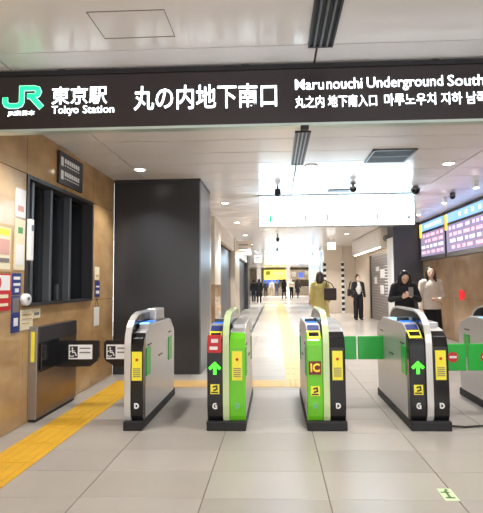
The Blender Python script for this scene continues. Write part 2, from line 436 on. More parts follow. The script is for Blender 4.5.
# ================================================================== CEILING FIXTURES
def downlight(x, y, label, r=.075, lamp=True, power=None, group=None):
    d = thing('downlight', label, 'ceiling light', (x, y, 2.99), group=group)
    prof = [(r+.018, .008), (r+.018, 0.0), (r, -.003), (r-.008, .004), (r-.008, .008)]
    MB().lathe((0, 0, 0), prof, 24).build('trim_ring', M_WHITE, d, smooth=True)
    MB().cyl((0, 0, .0), r-.006, .006, 24).build('diffuser', M_LAMP, d)
    if lamp:
        ld = bpy.data.lights.new('downlight_lamp', 'AREA'); ld.shape = 'DISK'; ld.size = 2*r; ld.energy = power or LAMP_W
        ld.color = (1, .98, .96); ld.spread = math.radians(105)
        lo = bpy.data.objects.new('downlight_lamp', ld); COL.objects.link(lo); lo.parent = d; lo.location = (0, 0, -.012)
SEEN = {(-1.9, 5.95): 'round ceiling downlight in front of the dark grey enclosure',
        (.52, 5.95): 'round ceiling downlight beside the end of the slot diffuser',
        (2.42, 5.95): 'round ceiling downlight right of the square air vent'}
ORD = 'first second third fourth fifth sixth seventh eighth ninth tenth eleventh twelfth thirteenth fourteenth'.split()
for k, y in enumerate((-4.5, -1.5, 1.2, 3.7, 5.95, 8.6, 11.4, 14.5, 18, 22, 26.5, 31.5, 37, 43)):
    for x in (-1.9, .52, 2.42):
        if x == -1.9 and y > 6.5: xx = -1.0
        else: xx = x
        if (x, y) in SEEN: lab = SEEN[(x, y)]
        else:
            side = {-1.9: 'left', .52: 'middle', 2.42: 'right'}[x]
            lab = 'round ceiling downlight, %s in the %s row from the front' % (ORD[k], side)
        downlight(xx, y, lab, power=LAMP_W*(.8 if y < 3 else 1.0 if y < 8 else 1.7 if y < 25 else 3.2 if y < 40 else 7.0), group='round ceiling downlights')
for x, y, lab in ((3.3, 7.07, 'nearer small spot lamp hanging in front of the departure display'), (3.3, 8.4, 'farther small spot lamp hanging in front of the departure display'), (3.3, 9.9, 'farthest small spot lamp hanging in front of the departure display')):
    s = thing('spot_lamp', lab, 'ceiling light', (x, y, 2.86), group='spot lamps before the display')
    MB().cyl((0, 0, .03), .045, .11, 16).build('housing', M_WHITE, s, smooth=True); MB().cyl((0, 0, .018), .04, .012, 16).build('lens', M_LAMP, s)

def slot_diffuser(x0, x1, y0, y1, label, n=4):
    d = thing('slot_diffuser', label, 'air diffuser', ((x0+x1)/2, (y0+y1)/2, 2.985))
    w, l = (x1-x0)/2, (y1-y0)/2
    B('backing', M_BLACKM, d, -w, w, -l, l, .008, .014)
    b = MB(); b.box(-w, -w+.012, -l, l, -.004, .008); b.box(w-.012, w, -l, l, -.004, .008); b.box(-w, w, -l, -l+.012, -.004, .008); b.box(-w, w, l-.012, l, -.004, .008)
    b.build('frame', M_CHAR, d)
    for k in range(1, n):
        xx = -w+2*w*k/n; B('blade', M_FRAME, d, xx-.007, xx+.007, -l+.012, l-.012, -.003, .008)
slot_diffuser(.235, .405, 4.55, 5.84, 'long dark slotted air diffuser in the ceiling behind the header sign')
slot_diffuser(.245, .415, 1.65, 2.88, 'long dark slotted air diffuser in the ceiling in front of the header sign', 4)
v = thing('ceiling_vent', 'square dark louvred air vent in the ceiling behind the header sign', 'air vent', (1.50, 5.53, 2.985))
B('backing', M_BLACKM, v, -.27, .27, -.28, .28, .008, .014)
b = MB(); w, l = .27, .28
b.box(-w, -w+.025, -l, l, -.004, .008); b.box(w-.025, w, -l, l, -.004, .008); b.box(-w, w, -l, -l+.025, -.004, .008); b.box(-w, w, l-.025, l, -.004, .008); b.box(-w, w, -.012, .012, -.004, .008)
b.build('frame', M_FRAME, v)
for k in range(1, 12):
    if k == 6: continue
    yy = -l+2*l*k/12; B('louvre', M_CHAR, v, -w+.025, w-.025, yy-.008, yy+.008, -.003, .008)
v2 = thing('ceiling_vent', 'small dark vent in the ceiling just before the light box sign', 'air vent', (1.15, 7.62, 2.985))
B('backing', M_CHAR, v2, -.2, .2, -.1, .1, .004, .014); 
for k in range(5): B('louvre', M_FRAME, v2, -.19, .19, -.09+.04*k, -.075+.04*k, -.004, .004)

def dome_camera(x, y, label, drop=.10, r=.07):
    c = thing('dome_camera', label, 'security camera', (x, y, 2.99-drop))
    MB().lathe((0, 0, 0), [(.02, drop+.008), (.055, drop), (.055, drop-.012), (.022, drop-.016), (.022, .012), (r, 0.0), (r, -.03)], 20).build('mount', M_SHUT, c, smooth=True)
    MB().lathe((0, 0, -.03), [(r*math.cos(a), -r*math.sin(a)) for a in [PI/2*k/6 for k in range(6)]]+[(.002, -r)], 20).build('dome', M_BLACK, c, smooth=True)
dome_camera(1.30, 7.05, 'grey dome camera on a short stem before the middle of the light box sign', .06, .06)
dome_camera(2.41, 7.36, 'grey dome camera near the right end of the light box sign', .03, .08)
dome_camera(3.3, 8.0, 'small black dome camera between the spot lamps', .03, .05)
def ceiling_spot(x, y, label, drop=.1):
    c = thing('ceiling_speaker', label, 'speaker', (x, y, 2.99-drop))
    MB().lathe((0, 0, 0), [(.015, drop+.008), (.015, .03), (.05, .02), (.055, -.07), (.03, -.10)], 16).build('housing', M_BLACKM, c, smooth=True)
    MB().cyl((0, 0, -.106), .028, .006, 16).build('lens', M_SHUT, c)
ceiling_spot(.06, 7.2, 'small black speaker on the ceiling at the left end of the light box sign', .06)
for y, lab in ((10.5, 'nearest black speaker on the corridor ceiling beyond the light box sign'), (14.2, 'second black speaker on the corridor ceiling beyond the light box sign'), (18.5, 'third black speaker on the corridor ceiling beyond the light box sign')):
    ceiling_spot(.10, y, lab, .15)

# ================================================================== SIGNS
# header sign across the gate line
SY = 3.10
hs = thing('header_sign', 'wide black header sign with white lettering and green logo above the gates', 'sign', (0, SY, 2.52))
HSX0, HSX1 = -2.48, 3.1
B('face', M_SIGN, hs, HSX0, HSX1, 0, .06, .02, .43)
B('bottom_edge', M_ALU, hs, HSX0, HSX1, -.006, .066, 0, .02)
B('top_rail', M_BLACKM, hs, HSX0, HSX1, -.01, .07, .43, .465)
b = MB()
for x in (-1.6, -.2, 1.2, 2.6): b.box(x-.03, x+.03, .01, .05, .465, .48)
b.build('ceiling_bracket', M_BLACKM, hs)
B('sensor', M_BLACKM, hs, .20, .26, -.014, .03, -.03, 0.0, .004)
lo_z = 2.52
def hl(t, m, x0, x1, z0, z1, wt=.014): return lettering(t, m, hs, (x0, x1, z0-lo_z, z1-lo_z), 'y', -.004, wt)
hl('東京駅', M_LED, -1.664, -1.242, 2.723, 2.861, .006)
hl('Tokyo', M_LED, -1.661, -1.457, 2.636, 2.712, .002)
hl('Station', M_LED, -1.424, -1.188, 2.653, 2.712, .002)
hl('丸の内地下南口', M_LED, -1.039, .029, 2.664, 2.848, .008)
hl('Maru', M_LED, .164, .375, 2.789, 2.868, .002)
hl('nouchi', M_LED, .396, .656, 2.789, 2.870, .002)
hl('Underground', M_LED, .690, 1.240, 2.767, 2.870, .002)
hl('South', M_LED, 1.275, 1.535, 2.789, 2.870, .002)
hl('丸之内 地下南入口', M_LED, .163, .759, 2.652, 2.742, .004)
hl('마루노우치 지하 남쪽', M_LED, .813, 1.55, 2.652, 2.742, .004)
hl('JR東日本', M_LED, -2.0, -1.79, 2.642, 2.684, .01)
def stroke(b, pts, w, y0, y1):
    """flat ribbon with mitred corners in the XZ plane, given depth y0..y1"""
    P = [Vector((p[0], p[1])) for p in pts]; L = []; R = []
    for i, p in enumerate(P):
        d0 = (P[i]-P[i-1]).normalized() if i else (P[1]-P[0]).normalized()
        d1 = (P[i+1]-P[i]).normalized() if i < len(P)-1 else d0
        n0 = Vector((-d0.y, d0.x)); n1 = Vector((-d1.y, d1.x)); n = (n0+n1).normalized(); k = w/2/max(.5, n.dot(n0))
        L.append(p+n*k); R.append(p-n*k)
    for i in range(len(P)-1): b.prism([L[i], L[i+1], R[i+1], R[i]], y0, y1, 'y')
def logo(x0, z0, w, h_, m, edge, parent):
    S = lambda pts: [(x0+p[0]*w, z0+p[1]*h_) for p in pts]
    arc = lambda cx, cy, r, a0, a1, n=5: [(cx+r*math.cos(math.radians(a0+(a1-a0)*k/n))*h_/w, cy+r*math.sin(math.radians(a0+(a1-a0)*k/n))) for k in range(n+1)]
    J = [(.09, .52), (.09, .27)]+arc(.22, .27, .16, 180, 270)[1:]+[(.36, .11)]+arc(.38, .27, .16, 270, 360)[1:]
    J = [(.09, .50), (.09, .30), (.12, .18), (.20, .12), (.38, .12), (.46, .18), (.49, .30), (.49, .89), (.78, .89), (.87, .84), (.90, .72), (.87, .60), (.78, .54), (.62, .54)]
    for (mm, t, y0) in ((edge, .30, -.003), (m, .235, -.006)):
        b = MB(); stroke(b, S(J), t*h_*.82, y0, y0+.003); stroke(b, S([(.70, .56), (.97, .02)]), t*h_*.9, y0, y0+.003)
        b.build('logo', mm, parent)
logo(-2.05, 2.70-lo_z, .32, .175, M_LEDG, mat('led pale green', (190, 255, 226), .4, emit=1.0), hs)

# light box signs hung across the corridor
def lightbox(x0, x1, y, z0, z1, label, icons):
    s = thing('light_box_sign', label, 'light box', ((x0+x1)/2, y, z0)); w = (x1-x0)/2
    B('housing', M_STEEL, s, -w, w, .004, .16, 0, z1-z0, .004)
    B('face', M_LIGHTBOX, s, -w+.015, w-.015, -.004, .004, .015, z1-z0-.015); B('face', M_LIGHTBOX, s, -w+.015, w-.015, .16, .168, .015, z1-z0-.015)
    for (a, zc, hh, m) in icons: B('icon', m, s, -w+a*2*w-.02, -w+a*2*w+.025, -.008, -.004, zc, zc+hh)
lightbox(-.29, 2.57, 7.9, 2.40, 2.985, 'bright white light box sign hanging above the gates with small coloured icons',
         ((.075, .09, .12, M_ICONG), (.30, .1, .12, M_ICONO), (.44, .1, .12, M_ICONB), (.76, .1, .12, M_ICONO), (.96, .12, .05, M_FRAME)))
lightbox(-.56, 2.06, 24, 2.40, 2.99, 'small bright white light box sign far down the corridor', ((.5, .3, .04, M_ICONB),))

def hang_sign(x, y, z, w, h_, label, m, dark=False):
    s = thing('hanging_sign', label, 'sign', (x, y, z))
    B('panel', m, s, -w/2, w/2, -.03, .03, 0, h_, .006)
    b = MB(); b.box(-w/2+.04, -w/2+.055, -.008, .008, h_, 3.0-z); b.box(w/2-.055, w/2-.04, -.008, .008, h_, 3.0-z); b.build('hanger', M_STEEL, s)
    for k in range(3): B('print', M_FRAME, s, -w*.3, w*.3, -.033, -.03, h_*(.2+.24*k), h_*(.28+.24*k))
hang_sign(-1.1, 15.0, 2.35, .55, .5, 'pale beige hanging sign beside the pale pilaster', M_COLUMN)
hang_sign(-.95, 24.0, 2.5, .45, .42, 'small white square hanging sign before the far light box', mat('white sign lit', (245, 245, 242), .4, emit=.6))
hang_sign(2.1, 16.0, 2.58, .30, .27, 'small glowing white hanging sign before the checkered column', mat('white sign bright', (255, 255, 252), .4, emit=1.2))

# departure display on the right wall
def display(y0, y1, label, rowm):
    s = thing('display_board', label, 'display', (4.06, y0, 1.93)); L = y1-y0; H_ = 1.05
    B('case', M_CHAR, s, -.06, .01, 0.01, L-.01, 0, H_, .006)
    B('screen', M_BOARD, s, -.066, -.06, .04, L-.04, .10, .72); B('header', M_BHEAD, s, -.066, -.06, .04, L-.04, .78, .99)
    B('footer_rail', M_STEEL, s, -.075, -.06, .01, L-.01, 0, .09)
    b = MB()
    for k in range(7): b.box(-.07, -.066, L*(.12+.1*k), L*(.12+.1*k)+.1, .84, .93)
    b.build('header_lettering', M_BWHT, s)['kind'] = 'stuff'
    rnd = random.Random(int(y0*10))
    for r in range(4):
        z = .60-.145*r
        b = MB(); y = .12
        while y < L-.3:
            w = rnd.uniform(.1, .35); b.box(-.07, -.066, y, min(y+w, L-.1), z, z+.075); y += w+rnd.uniform(.05, .16)
        b.build('text_row', (rowm, M_BPINK, M_BWHT, M_BPINK)[r], s)['kind'] = 'stuff'
    B('side_lamp', M_AMBER, s, -.09, -.062, L-.10, L-.02, .62, .98, .004)
display(7.1, 10.15, 'nearer departure display with violet and pink rows on the stone wall', M_BVIO)
display(10.2, 11.9, 'farther departure display with pink rows next to the charcoal column', M_BPINK)
o = MB().cyl((4.07, 9.55, 1.06), .11, -.03, 20, 'x').build('alarm_button', mat('alarm red', (230, 30, 40), .3, emit=.5), smooth=True)
tag(o, 'round red alarm lamp on the right stone wall', 'alarm')

# notices on the left wall: y0,y1,z0,z1
def notice(name, y0, y1, z0, z1, m, label, prints=(), cat='notice', t=.008):
    s = thing(name, label, cat, (WX, y0, z0)); w, h_ = y1-y0, z1-z0
    B('sheet', m, s, .0, t, 0, w, 0, h_, .001)
    for i, (a0, a1, q0, q1, mm) in enumerate(prints): B('print', mm, s, t, t+.0015*(i+1), a0*w, a1*w, q0*h_, q1*h_)
    return s
M_CREAM = mat('cream paper', (238, 228, 196), .5); M_TAN = mat('tan board', (206, 176, 130), .5); M_PINKP = mat('pink print', (220, 170, 160), .5)
notice('poster', 3.55, 3.98, 1.50, 1.94, M_TAN, 'framed cream poster with a yellow heading on the stone wall', ((.06, .94, .05, .93, M_CREAM), (.1, .9, .76, .9, M_YST), (.1, .9, .36, .68, M_PINKP), (.1, .9, .20, .28, M_SHUT)), 'poster')
ns = notice('prohibition_sign', 3.55, 3.98, 1.14, 1.48, M_RED, 'red sign with a barred round symbol below the cream poster', ((.04, .96, .55, .96, M_WHITE), (.1, .9, .34, .44, M_CREAM), (.1, .9, .12, .2, M_CREAM)), 'sign')
b = MB(); b.strip([(.215+.065*math.cos(t*PI/12), .257+.065*math.sin(t*PI/12)) for t in range(25)], [(.215+.048*math.cos(t*PI/12), .257+.048*math.sin(t*PI/12)) for t in range(25)], .010, .013)
b.prism([(.17, .29), (.18, .30), (.26, .222), (.25, .212)], .010, .013); b.build('symbol', M_RED, ns)
notice('notice', 4.0, 4.14, 1.28, 1.49, M_BLUE, 'small blue notice with white lines beside the service window', ((.12, .88, .7, .84, M_WHITE), (.12, .88, .42, .54, M_WHITE), (.3, .7, .12, .3, M_WHITE)))
notice('notice', 4.0, 4.13, .92, 1.27, M_BLUE, 'tall navy notice with a grey photograph below the small blue one', ((.1, .9, .55, .95, M_SHUT), (.25, .75, .18, .4, M_WHITE)))
notice('notice', 4.15, 4.36, .93, 1.13, M_CREAM, 'white paper notice taped below the corner of the service window', ((.12, .88, .7, .78, M_TAN), (.12, .88, .5, .56, M_TAN), (.12, .7, .3, .36, M_TAN)))
notice('notice', 4.37, 4.50, 1.03, 1.13, M_CREAM, 'tiny pale notice under the sill of the service window', ((.1, .8, .3, .6, M_SHUT),))
notice('notice', 4.02, 4.19, 1.52, 2.02, M_CREAM, 'tall cream paper with a green mark left of the service window', ((.3, .75, .72, .84, mat('green print', (90, 160, 90), .5)), (.15, .85, .1, .5, M_WHITE)))
notice('notice', 4.02, 4.19, 2.04, 2.32, M_WHITE, 'white paper above the tall cream one left of the service window', ((.2, .8, .2, .4, M_PINKP),))
fl = thing('wall_fitting', 'small round white fitting on the wall beside the blue notices', 'fitting', (WX, 4.2, 1.23))
MB().cyl((0, 0, 0), .06, .05, 20, 'x').build('case', M_WHITE, fl, .008, smooth=True); MB().cyl((.05, 0, .01), .018, .006, 12, 'x').build('button', M_FRAME, fl)
bx = thing('switch_box', 'narrow white box on the left jamb of the service window', 'box', (-2.5, 4.245, 1.62))
B('case', M_WHITE, bx, 0, .05, -.03, .03, 0, .42, .006); B('slot', M_FRAME, bx, .05, .053, -.015, .015, .3, .36)
# notices to the right of the window
notice('notice', 5.88, 6.04, 1.20, 1.42, M_BLUE, 'small blue notice right of the service window', ((.15, .85, .2, .4, M_WHITE), (.15, .85, .6, .7, M_WHITE)))
notice('notice', 5.87, 6.02, 1.44, 1.62, M_CREAM, 'small cream notice above the right blue one', ((.15, .85, .2, .4, M_TAN),))
o = thing('hanging_leaflet', 'white leaflet hanging by a cord right of the service window', 'leaflet', (WX, 5.86, .80))
B('leaflet', M_WHITE, o, .003, .008, 0, .17, 0, .26); MB().tube([(.005, .02, .26), (.006, .08, .38), (.005, .15, .26)], .003, 6).build('cord', M_INK, o)
# plaque above the window
pq = notice('wall_plaque', 4.80, 5.40, 2.55, 2.93, mat('plaque dark', (58, 50, 54), .35), 'dark plaque with two lines of white lettering above the service window',
            ((.06, .16, .56, .84, M_WHITE), (.06, .16, .14, .42, M_WHITE)), 'sign', .03)
for z in (.22, .065):
    b = MB(); rnd = random.Random(3)
    for k in range(7):
        y = .125+.055*k; b.box(.03, .032, y, y+.042, z+.04, z+.045+.055*.9); 
        b.box(.03, .032, y, y+.035, z+.005, z+.018)
    b.build('lettering', M_WHITE, pq)
    
# ================================================================== ACCESSIBLE GATE CABINET
cb = thing('gate_cabinet', 'flat steel wide-aisle gate cabinet against the brown stone wall', 'ticket gate', (WX+.004, 4.3, 0))
B('body', M_STEELDK, cb, 0, .085, .012, .87, .03, .95, .006); B('front_panel', M_STEEL, cb, 0, .088, 0, .012, .03, .955, .003); B('plinth', M_BLACKM, cb, 0, .075, .02, .85, 0, .03)
B('top_cover', M_CHAR, cb, .004, .092, .03, .86, .78, .945, .004)
B('sticker', M_YST, cb, .026, .062, -.003, 0, .60, .90)
B('hinge_housing', M_BLACK, cb, .085, .115, .05, .40, .49, .79, .01)
def wheel_icon(b, x, z, s, y):
    b.cyl((x-.1*s, y, z+.42*s), .09*s, -.002, 12, 'y')
    stroke(b, [(x-.1*s, z+.3*s), (x-.08*s, z-.02*s), (x+.2*s, z-.02*s), (x+.3*s, z-.32*s), (x+.42*s, z-.3*s)], .11*s, y-.002, y)
    stroke(b, [(x-.09*s, z+.15*s), (x+.15*s, z+.15*s)], .09*s, y-.002, y)
    stroke(b, [(x-.15*s+.3*s*math.cos(a), z-.15*s+.3*s*math.sin(a)) for a in [math.radians(100+22*k) for k in range(11)]], .09*s, y-.002, y)
def black_flap(parent, x0, x1, y, sgn, ix0, ix1):
    """sgn: +1 free end to +x"""
    z0, z1 = .485, .765
    xe = x1 if sgn > 0 else x0
    c = .05*sgn
    if sgn > 0: pts = [(x0, z0+.0), (x1-.10, z0), (x1-.02, z0+.06), (x1, z0+.10), (x1, z1-.02), (x1-.02, z1), (x0, z1)]
    else: pts = [(x1, z0), (x0+.12, z0), (x0+.02, z0+.06), (x0, z0+.10), (x0, z1-.02), (x0+.02, z1), (x1, z1)]
    f = MB().prism(pts, y, y+.03, 'y').build('flap', M_BLACK, parent, .004)
    B('label_plate', M_WHITE, f, ix0, ix1, y-.004, y, .565, .72)
    b = MB(); B('symbol_plate', M_INK, f, ix0+.012, ix0+.10, y-.006, y-.004, .58, .705)
    wheel_icon(b, ix0+.052, .64, .10, y-.006); b.build('wheelchair_symbol', M_WHITE, f)
    b = MB()
    for z in (.675, .63): b.box(ix0+.12, ix1-.02, y-.006, y-.004, z, z+.014)
    b.build('print', M_SHUT, f)
black_flap(cb, .10, .575, .36, 1, .24, .50)

# ================================================================== TICKET GATES
GL = 1.28; GY = 4.09
def clip(poly, c, keep_less):
    out = []; n = len(poly); ins = (lambda p: p[0] <= c) if keep_less else (lambda p: p[0] >= c)
    for i in range(n):
        a, b_ = poly[i], poly[(i+1) % n]
        if ins(a): out.append(a)
        if ins(a) != ins(b_):
            t = (c-a[0])/(b_[0]-a[0]); out.append((c, a[1]+t*(b_[1]-a[1])))
    return out
PA = [(.035, .07), (.012, .13), (0, .22), (0, .78), (.012, .825), (.17, .945), (.24, .965), (GL-.30, .965), (GL-.22, .93), (GL-.10, .90), (GL-.03, .85), (GL, .76), (GL, .22), (GL-.012, .13), (GL-.035, .07)]
PB = [(GL-y, z) for y, z in PA][::-1]
SPF = [(.028, .07), (.0, .13), (-.012, .22), (-.012, .80), (.0, .88), (.04, .96), (.10, 1.02), (.19, 1.065), (.32, 1.09)]
SP = SPF+[(GL-y, z) for y, z in SPF[::-1]]
def inset_line(pts, d):
    out = []
    for i, p in enumerate(pts):
        a = Vector(pts[max(i-1, 0)]); b_ = Vector(pts[min(i+1, len(pts)-1)]); t = (b_-a).normalized()
        out.append((p[0]+t.y*d, p[1]-t.x*d))
    return out
def emblem(parent, x, z, m=M_WHITE, inv=False, y=-.004):
    b = MB()
    stroke(b, [(x-.016, z-.02), (x-.016, z+.02), (x+.004, z+.02), (x+.016, z+.008), (x+.016, z-.008), (x+.004, z-.02), (x-.016, z-.02)] if not inv else
              [(x+.014, z+.02), (x-.008, z+.02), (x-.018, z+.006), (x-.018, z-.01), (x-.008, z-.022), (x+.014, z-.022), (x+.014, z), (x, z)], .012, y, y+.004)
    b.build('emblem', m, parent)
def arrow(parent, x, z, s):
    b = MB(); y = -.006
    stroke(b, [(x, z-.5*s), (x, z+.30*s)], .26*s, y, y+.003)
    stroke(b, [(x-.46*s, z-.02*s), (x, z+.42*s), (x+.46*s, z-.02*s)], .24*s, y, y+.003)
    b.build('arrow_light', M_ARROW, parent)
def tall_sticker(parent, x, z0=.46, z1=.73):
    p = B('sticker', M_YST, parent, x-.048, x+.048, -.004, 0, z0, z1)
    b = MB(); b.cyl((x, -.004, z1-.075), .014, -.002, 10, 'y'); b.build('print', M_RED, p)
    b = MB()
    for k in range(5): b.box(x-.035, x+.035, -.006, -.004, z0+.035+.018*k, z0+.043+.018*k)
    b.build('print', M_SHUT, p)
def small_sticker(parent, x, z):
    p = B('sticker', M_YST, parent, x-.042, x+.042, -.004, 0, z-.045, z+.045)
    b = MB(); stroke(b, [(x-.02, z+.02), (x+.015, z+.03), (x+.02, z), (x-.015, z-.012)], .014, -.006, -.004); b.box(x-.035, x+.03, -.006, -.004, z-.036, z-.024)
    b.build('print', M_INK, p)
def gate(x, label, left, right, w=.36, spine=M_SPINE):
    g_ = thing('ticket_gate', label, 'ticket gate', (x, GY, 0), group='row of ticket gates')
    hw = w/2
    MB().box(-hw-.004 if left else -.04, hw+.004, -.02, GL+.02, 0, .085).build('plinth', M_BLACKM, g_, .008)
    sx0 = -.03 if left else -.035; sx1 = sx0+.06
    MB().prism(inset_line(SP, .012), sx0+.004, sx1-.004).build('spine', M_BLACK, g_)
    MB().strip(SP, inset_line(SP, .022), sx0, sx1).build('spine_rim', spine, g_, .003)
    for side, st in ((-1, left), (1, right)):
        if not st: continue
        a0, a1 = (-hw, sx0) if side < 0 else (sx1, hw)
        prof = PA if st.get('reader') else PB
        xc = (a0+a1)/2
        MB().prism(clip(prof, .10, False), a0+.003, a1-.003).build('body', M_GATE, g_, .008)
        cv = st['cover']
        MB().prism(clip(prof, .10, True), a0, a1).build('front_cover', cv, g_, .012, 3)
        xs = a0-.001 if side < 0 else a1+.001
        b = MB()                                                # dark joints on the side panel
        for (y0, y1, z) in ((.16, .28, .765), (.98, 1.10, .80), (.55, .7, .60)): b.box(xs-.003, xs+.003, y0, y1, z, z+.012)
        b.build('side_slot', M_BLACKM, g_)
        for (k, mm) in ((.105, M_FLAP), (.98, M_FLAP)):          # stowed flap ends
            if st.get('stowed', True): B('stowed_flap', mm, g_, xs-.006, xs+.006, k, k+.14, .48, .75, .003)
        if st.get('reader'):
            # card pad on the slope, screen behind
            n = Vector((0, -.605, .796)); t = Vector((0, .796, .605)); c = Vector((xc, .095, .891))
            def on_slope(name, m, u0, u1, hx, th, par=g_):
                b = MB(); b.add([c+Vector((sx*hx, 0, 0))+t*u+n*q for q in (-.01, th) for u in (u0, u1) for sx in (-1, 1)], [(0, 1, 3, 2), (4, 5, 7, 6), (0, 1, 5, 4), (2, 3, 7, 6), (0, 2, 6, 4), (1, 3, 7, 5)])
                return b.build(name, m, par, .004)
            on_slope('reader_pad', M_YST, -.085, .02, .062, .006); on_slope('reader_window', M_BLACK, -.06, -.005, .048, .009)
            on_slope('ticket_slot', M_BLUE, .03, .10, .055, .006)
            p = B('screen', M_SCREEN, g_, xc-.05, xc+.05, .26, .40, .966, .972)
            B('screen_hood', M_BLACK, g_, xc-.06, xc+.06, .42, .44, .965, 1.0, .004)
            B('reader_glow', M_PAD, g_, xc-.05, xc+.05, .62, .80, .966, .971)
        else:
            B('lid', M_STEEL, g_, a0+.015, a1-.01, .20, 1.0, .905, .97, .006)
        if st.get('arrow'): 
            B('arrow_panel', M_BLACK, g_, xc-.06, xc+.06, -.003, 0, .50, .66); arrow(g_, xc, .57, .11)
        if st.get('tall'): tall_sticker(g_, xc)
        if st.get('small'): small_sticker(g_, xc, st['small'])
        if st.get('ic'):
            p = B('badge', mat('badge dark red', (120, 24, 20), .4), g_, xc-.058, xc+.058, -.004, 0, .51, .635)
            lettering('IC', mat('badge yellow', (250, 206, 40), .4, emit=.25), p, (xc-.042, xc+.045, .535, .615), 'y', -.007, .03, depth=.003)
        if st.get('badge'):
            p = B('badge', M_RED, g_, xc-.066, xc+.066, -.03, -.006, .72, .885, .006)
            b = MB(); b.box(xc-.03, xc+.035, -.033, -.03, .815, .85); b.box(xc-.045, xc+.03, -.033, -.03, .75, .78); b.build('print', M_WHITE, p)
        emblem(g_, xc, .225, st.get('em', M_WHITE), st.get('inv', False))
    return g_
def flap_pair(gl, gr, xl, xr, y, sign=False):
    """closed flap leaves: one child of each gate, meeting mid aisle"""
    for g_, x0, x1 in ((gl, xl, (xl+xr)/2-.01), (gr, (xl+xr)/2+.01, xr)):
        if g_ is None: continue
        f = MB().box(x0-g_.location.x, x1-g_.location.x, y-GY, y-GY+.03, .475, .74).build('flap', M_FLAP, g_, .008)
        if sign:
            xc = (x0+x1)/2-g_.location.x+.02
            MB().cyl((xc, y-GY, .61), .052, -.003, 24, 'y').build('no_entry_sign', M_RED, f); B('bar', M_WHITE, f, xc-.036, xc+.036, y-GY-.005, y-GY-.003, .60, .622)
BL, GR = M_BLACK, M_GREEN
g1 = gate(-1.405, 'narrow black-fronted steel ticket gate at the left end, next to the wheelchair aisle', None, dict(cover=BL, tall=1), w=.28)
g2 = gate(-.474, 'ticket gate with black left front, green right front and red badge', dict(cover=BL, reader=1, arrow=1, small=.38, badge=1, inv=1), dict(cover=GR, tall=1, em=mat('emblem faint', (120, 190, 150), .4)), spine=M_SPINEG)
g3 = gate(.465, 'ticket gate with green left front bearing a red and yellow badge', dict(cover=GR, reader=1, ic=1, small=.36, em=mat('emblem faint', (120, 190, 150), .4)), dict(cover=BL, tall=1), spine=M_SPINEG)
g4 = gate(1.415, 'black-fronted ticket gate with a green arrow, right of the closed green flaps', dict(cover=BL, reader=1, arrow=1, small=.37, inv=1), dict(cover=BL, tall=1))
g5 = gate(2.40, 'ticket gate cut off by the right edge of the picture', dict(cover=BL, reader=1, arrow=1, small=.37, inv=1), dict(cover=BL, tall=1))
flap_pair(g3, g4, .645, 1.235, 5.08)
flap_pair(g4, g5, 1.595, 2.22, 4.42, True)
# blue display on top of the leftmost gate and its black flap towards the wheelchair aisle
B('display', M_SCREEN, g1, .04, .12, .30, .52, .9705, .985, .003); B('display', M_PAD, g1, .04, .12, .20, .29, .9705, .982, .003)
B('ticket_head', M_GATE, g1, -.03, .10, .62, .95, .97, 1.10, .02)
black_flap(g1, -.465, -.035, .57, -1, -.435, -.195)
# floor cable and floor sticker
o = MB().tube([(1.6, 4.2, .012), (1.75, 4.16, .012), (1.95, 4.2, .012), (2.16, 4.16, .012)], .009, 8).build('floor_cable', M_BLACKM, smooth=True); tag(o, 'thin dark cable on the floor beside the black-fronted gate', 'cable')
fs = thing('floor_sticker', 'small pale green evacuation sticker on a floor tile in the foreground', 'sticker', (1.09, 2.89, 0))
B('sheet', mat('sticker pale green', (206, 224, 180), .5), fs, -.045, .045, -.08, .08, .0005, .003)
b = MB()
b.box(-.03, .03, -.05, -.035, .003, .004); b.box(-.008, .008, -.05, .05, .003, .004); b.box(-.035, .02, .02, .034, .003, .004); b.cyl((.012, .06, .003), .011, .001, 10)
b.build('print', mat('sticker green', (86, 128, 66), .5), fs)

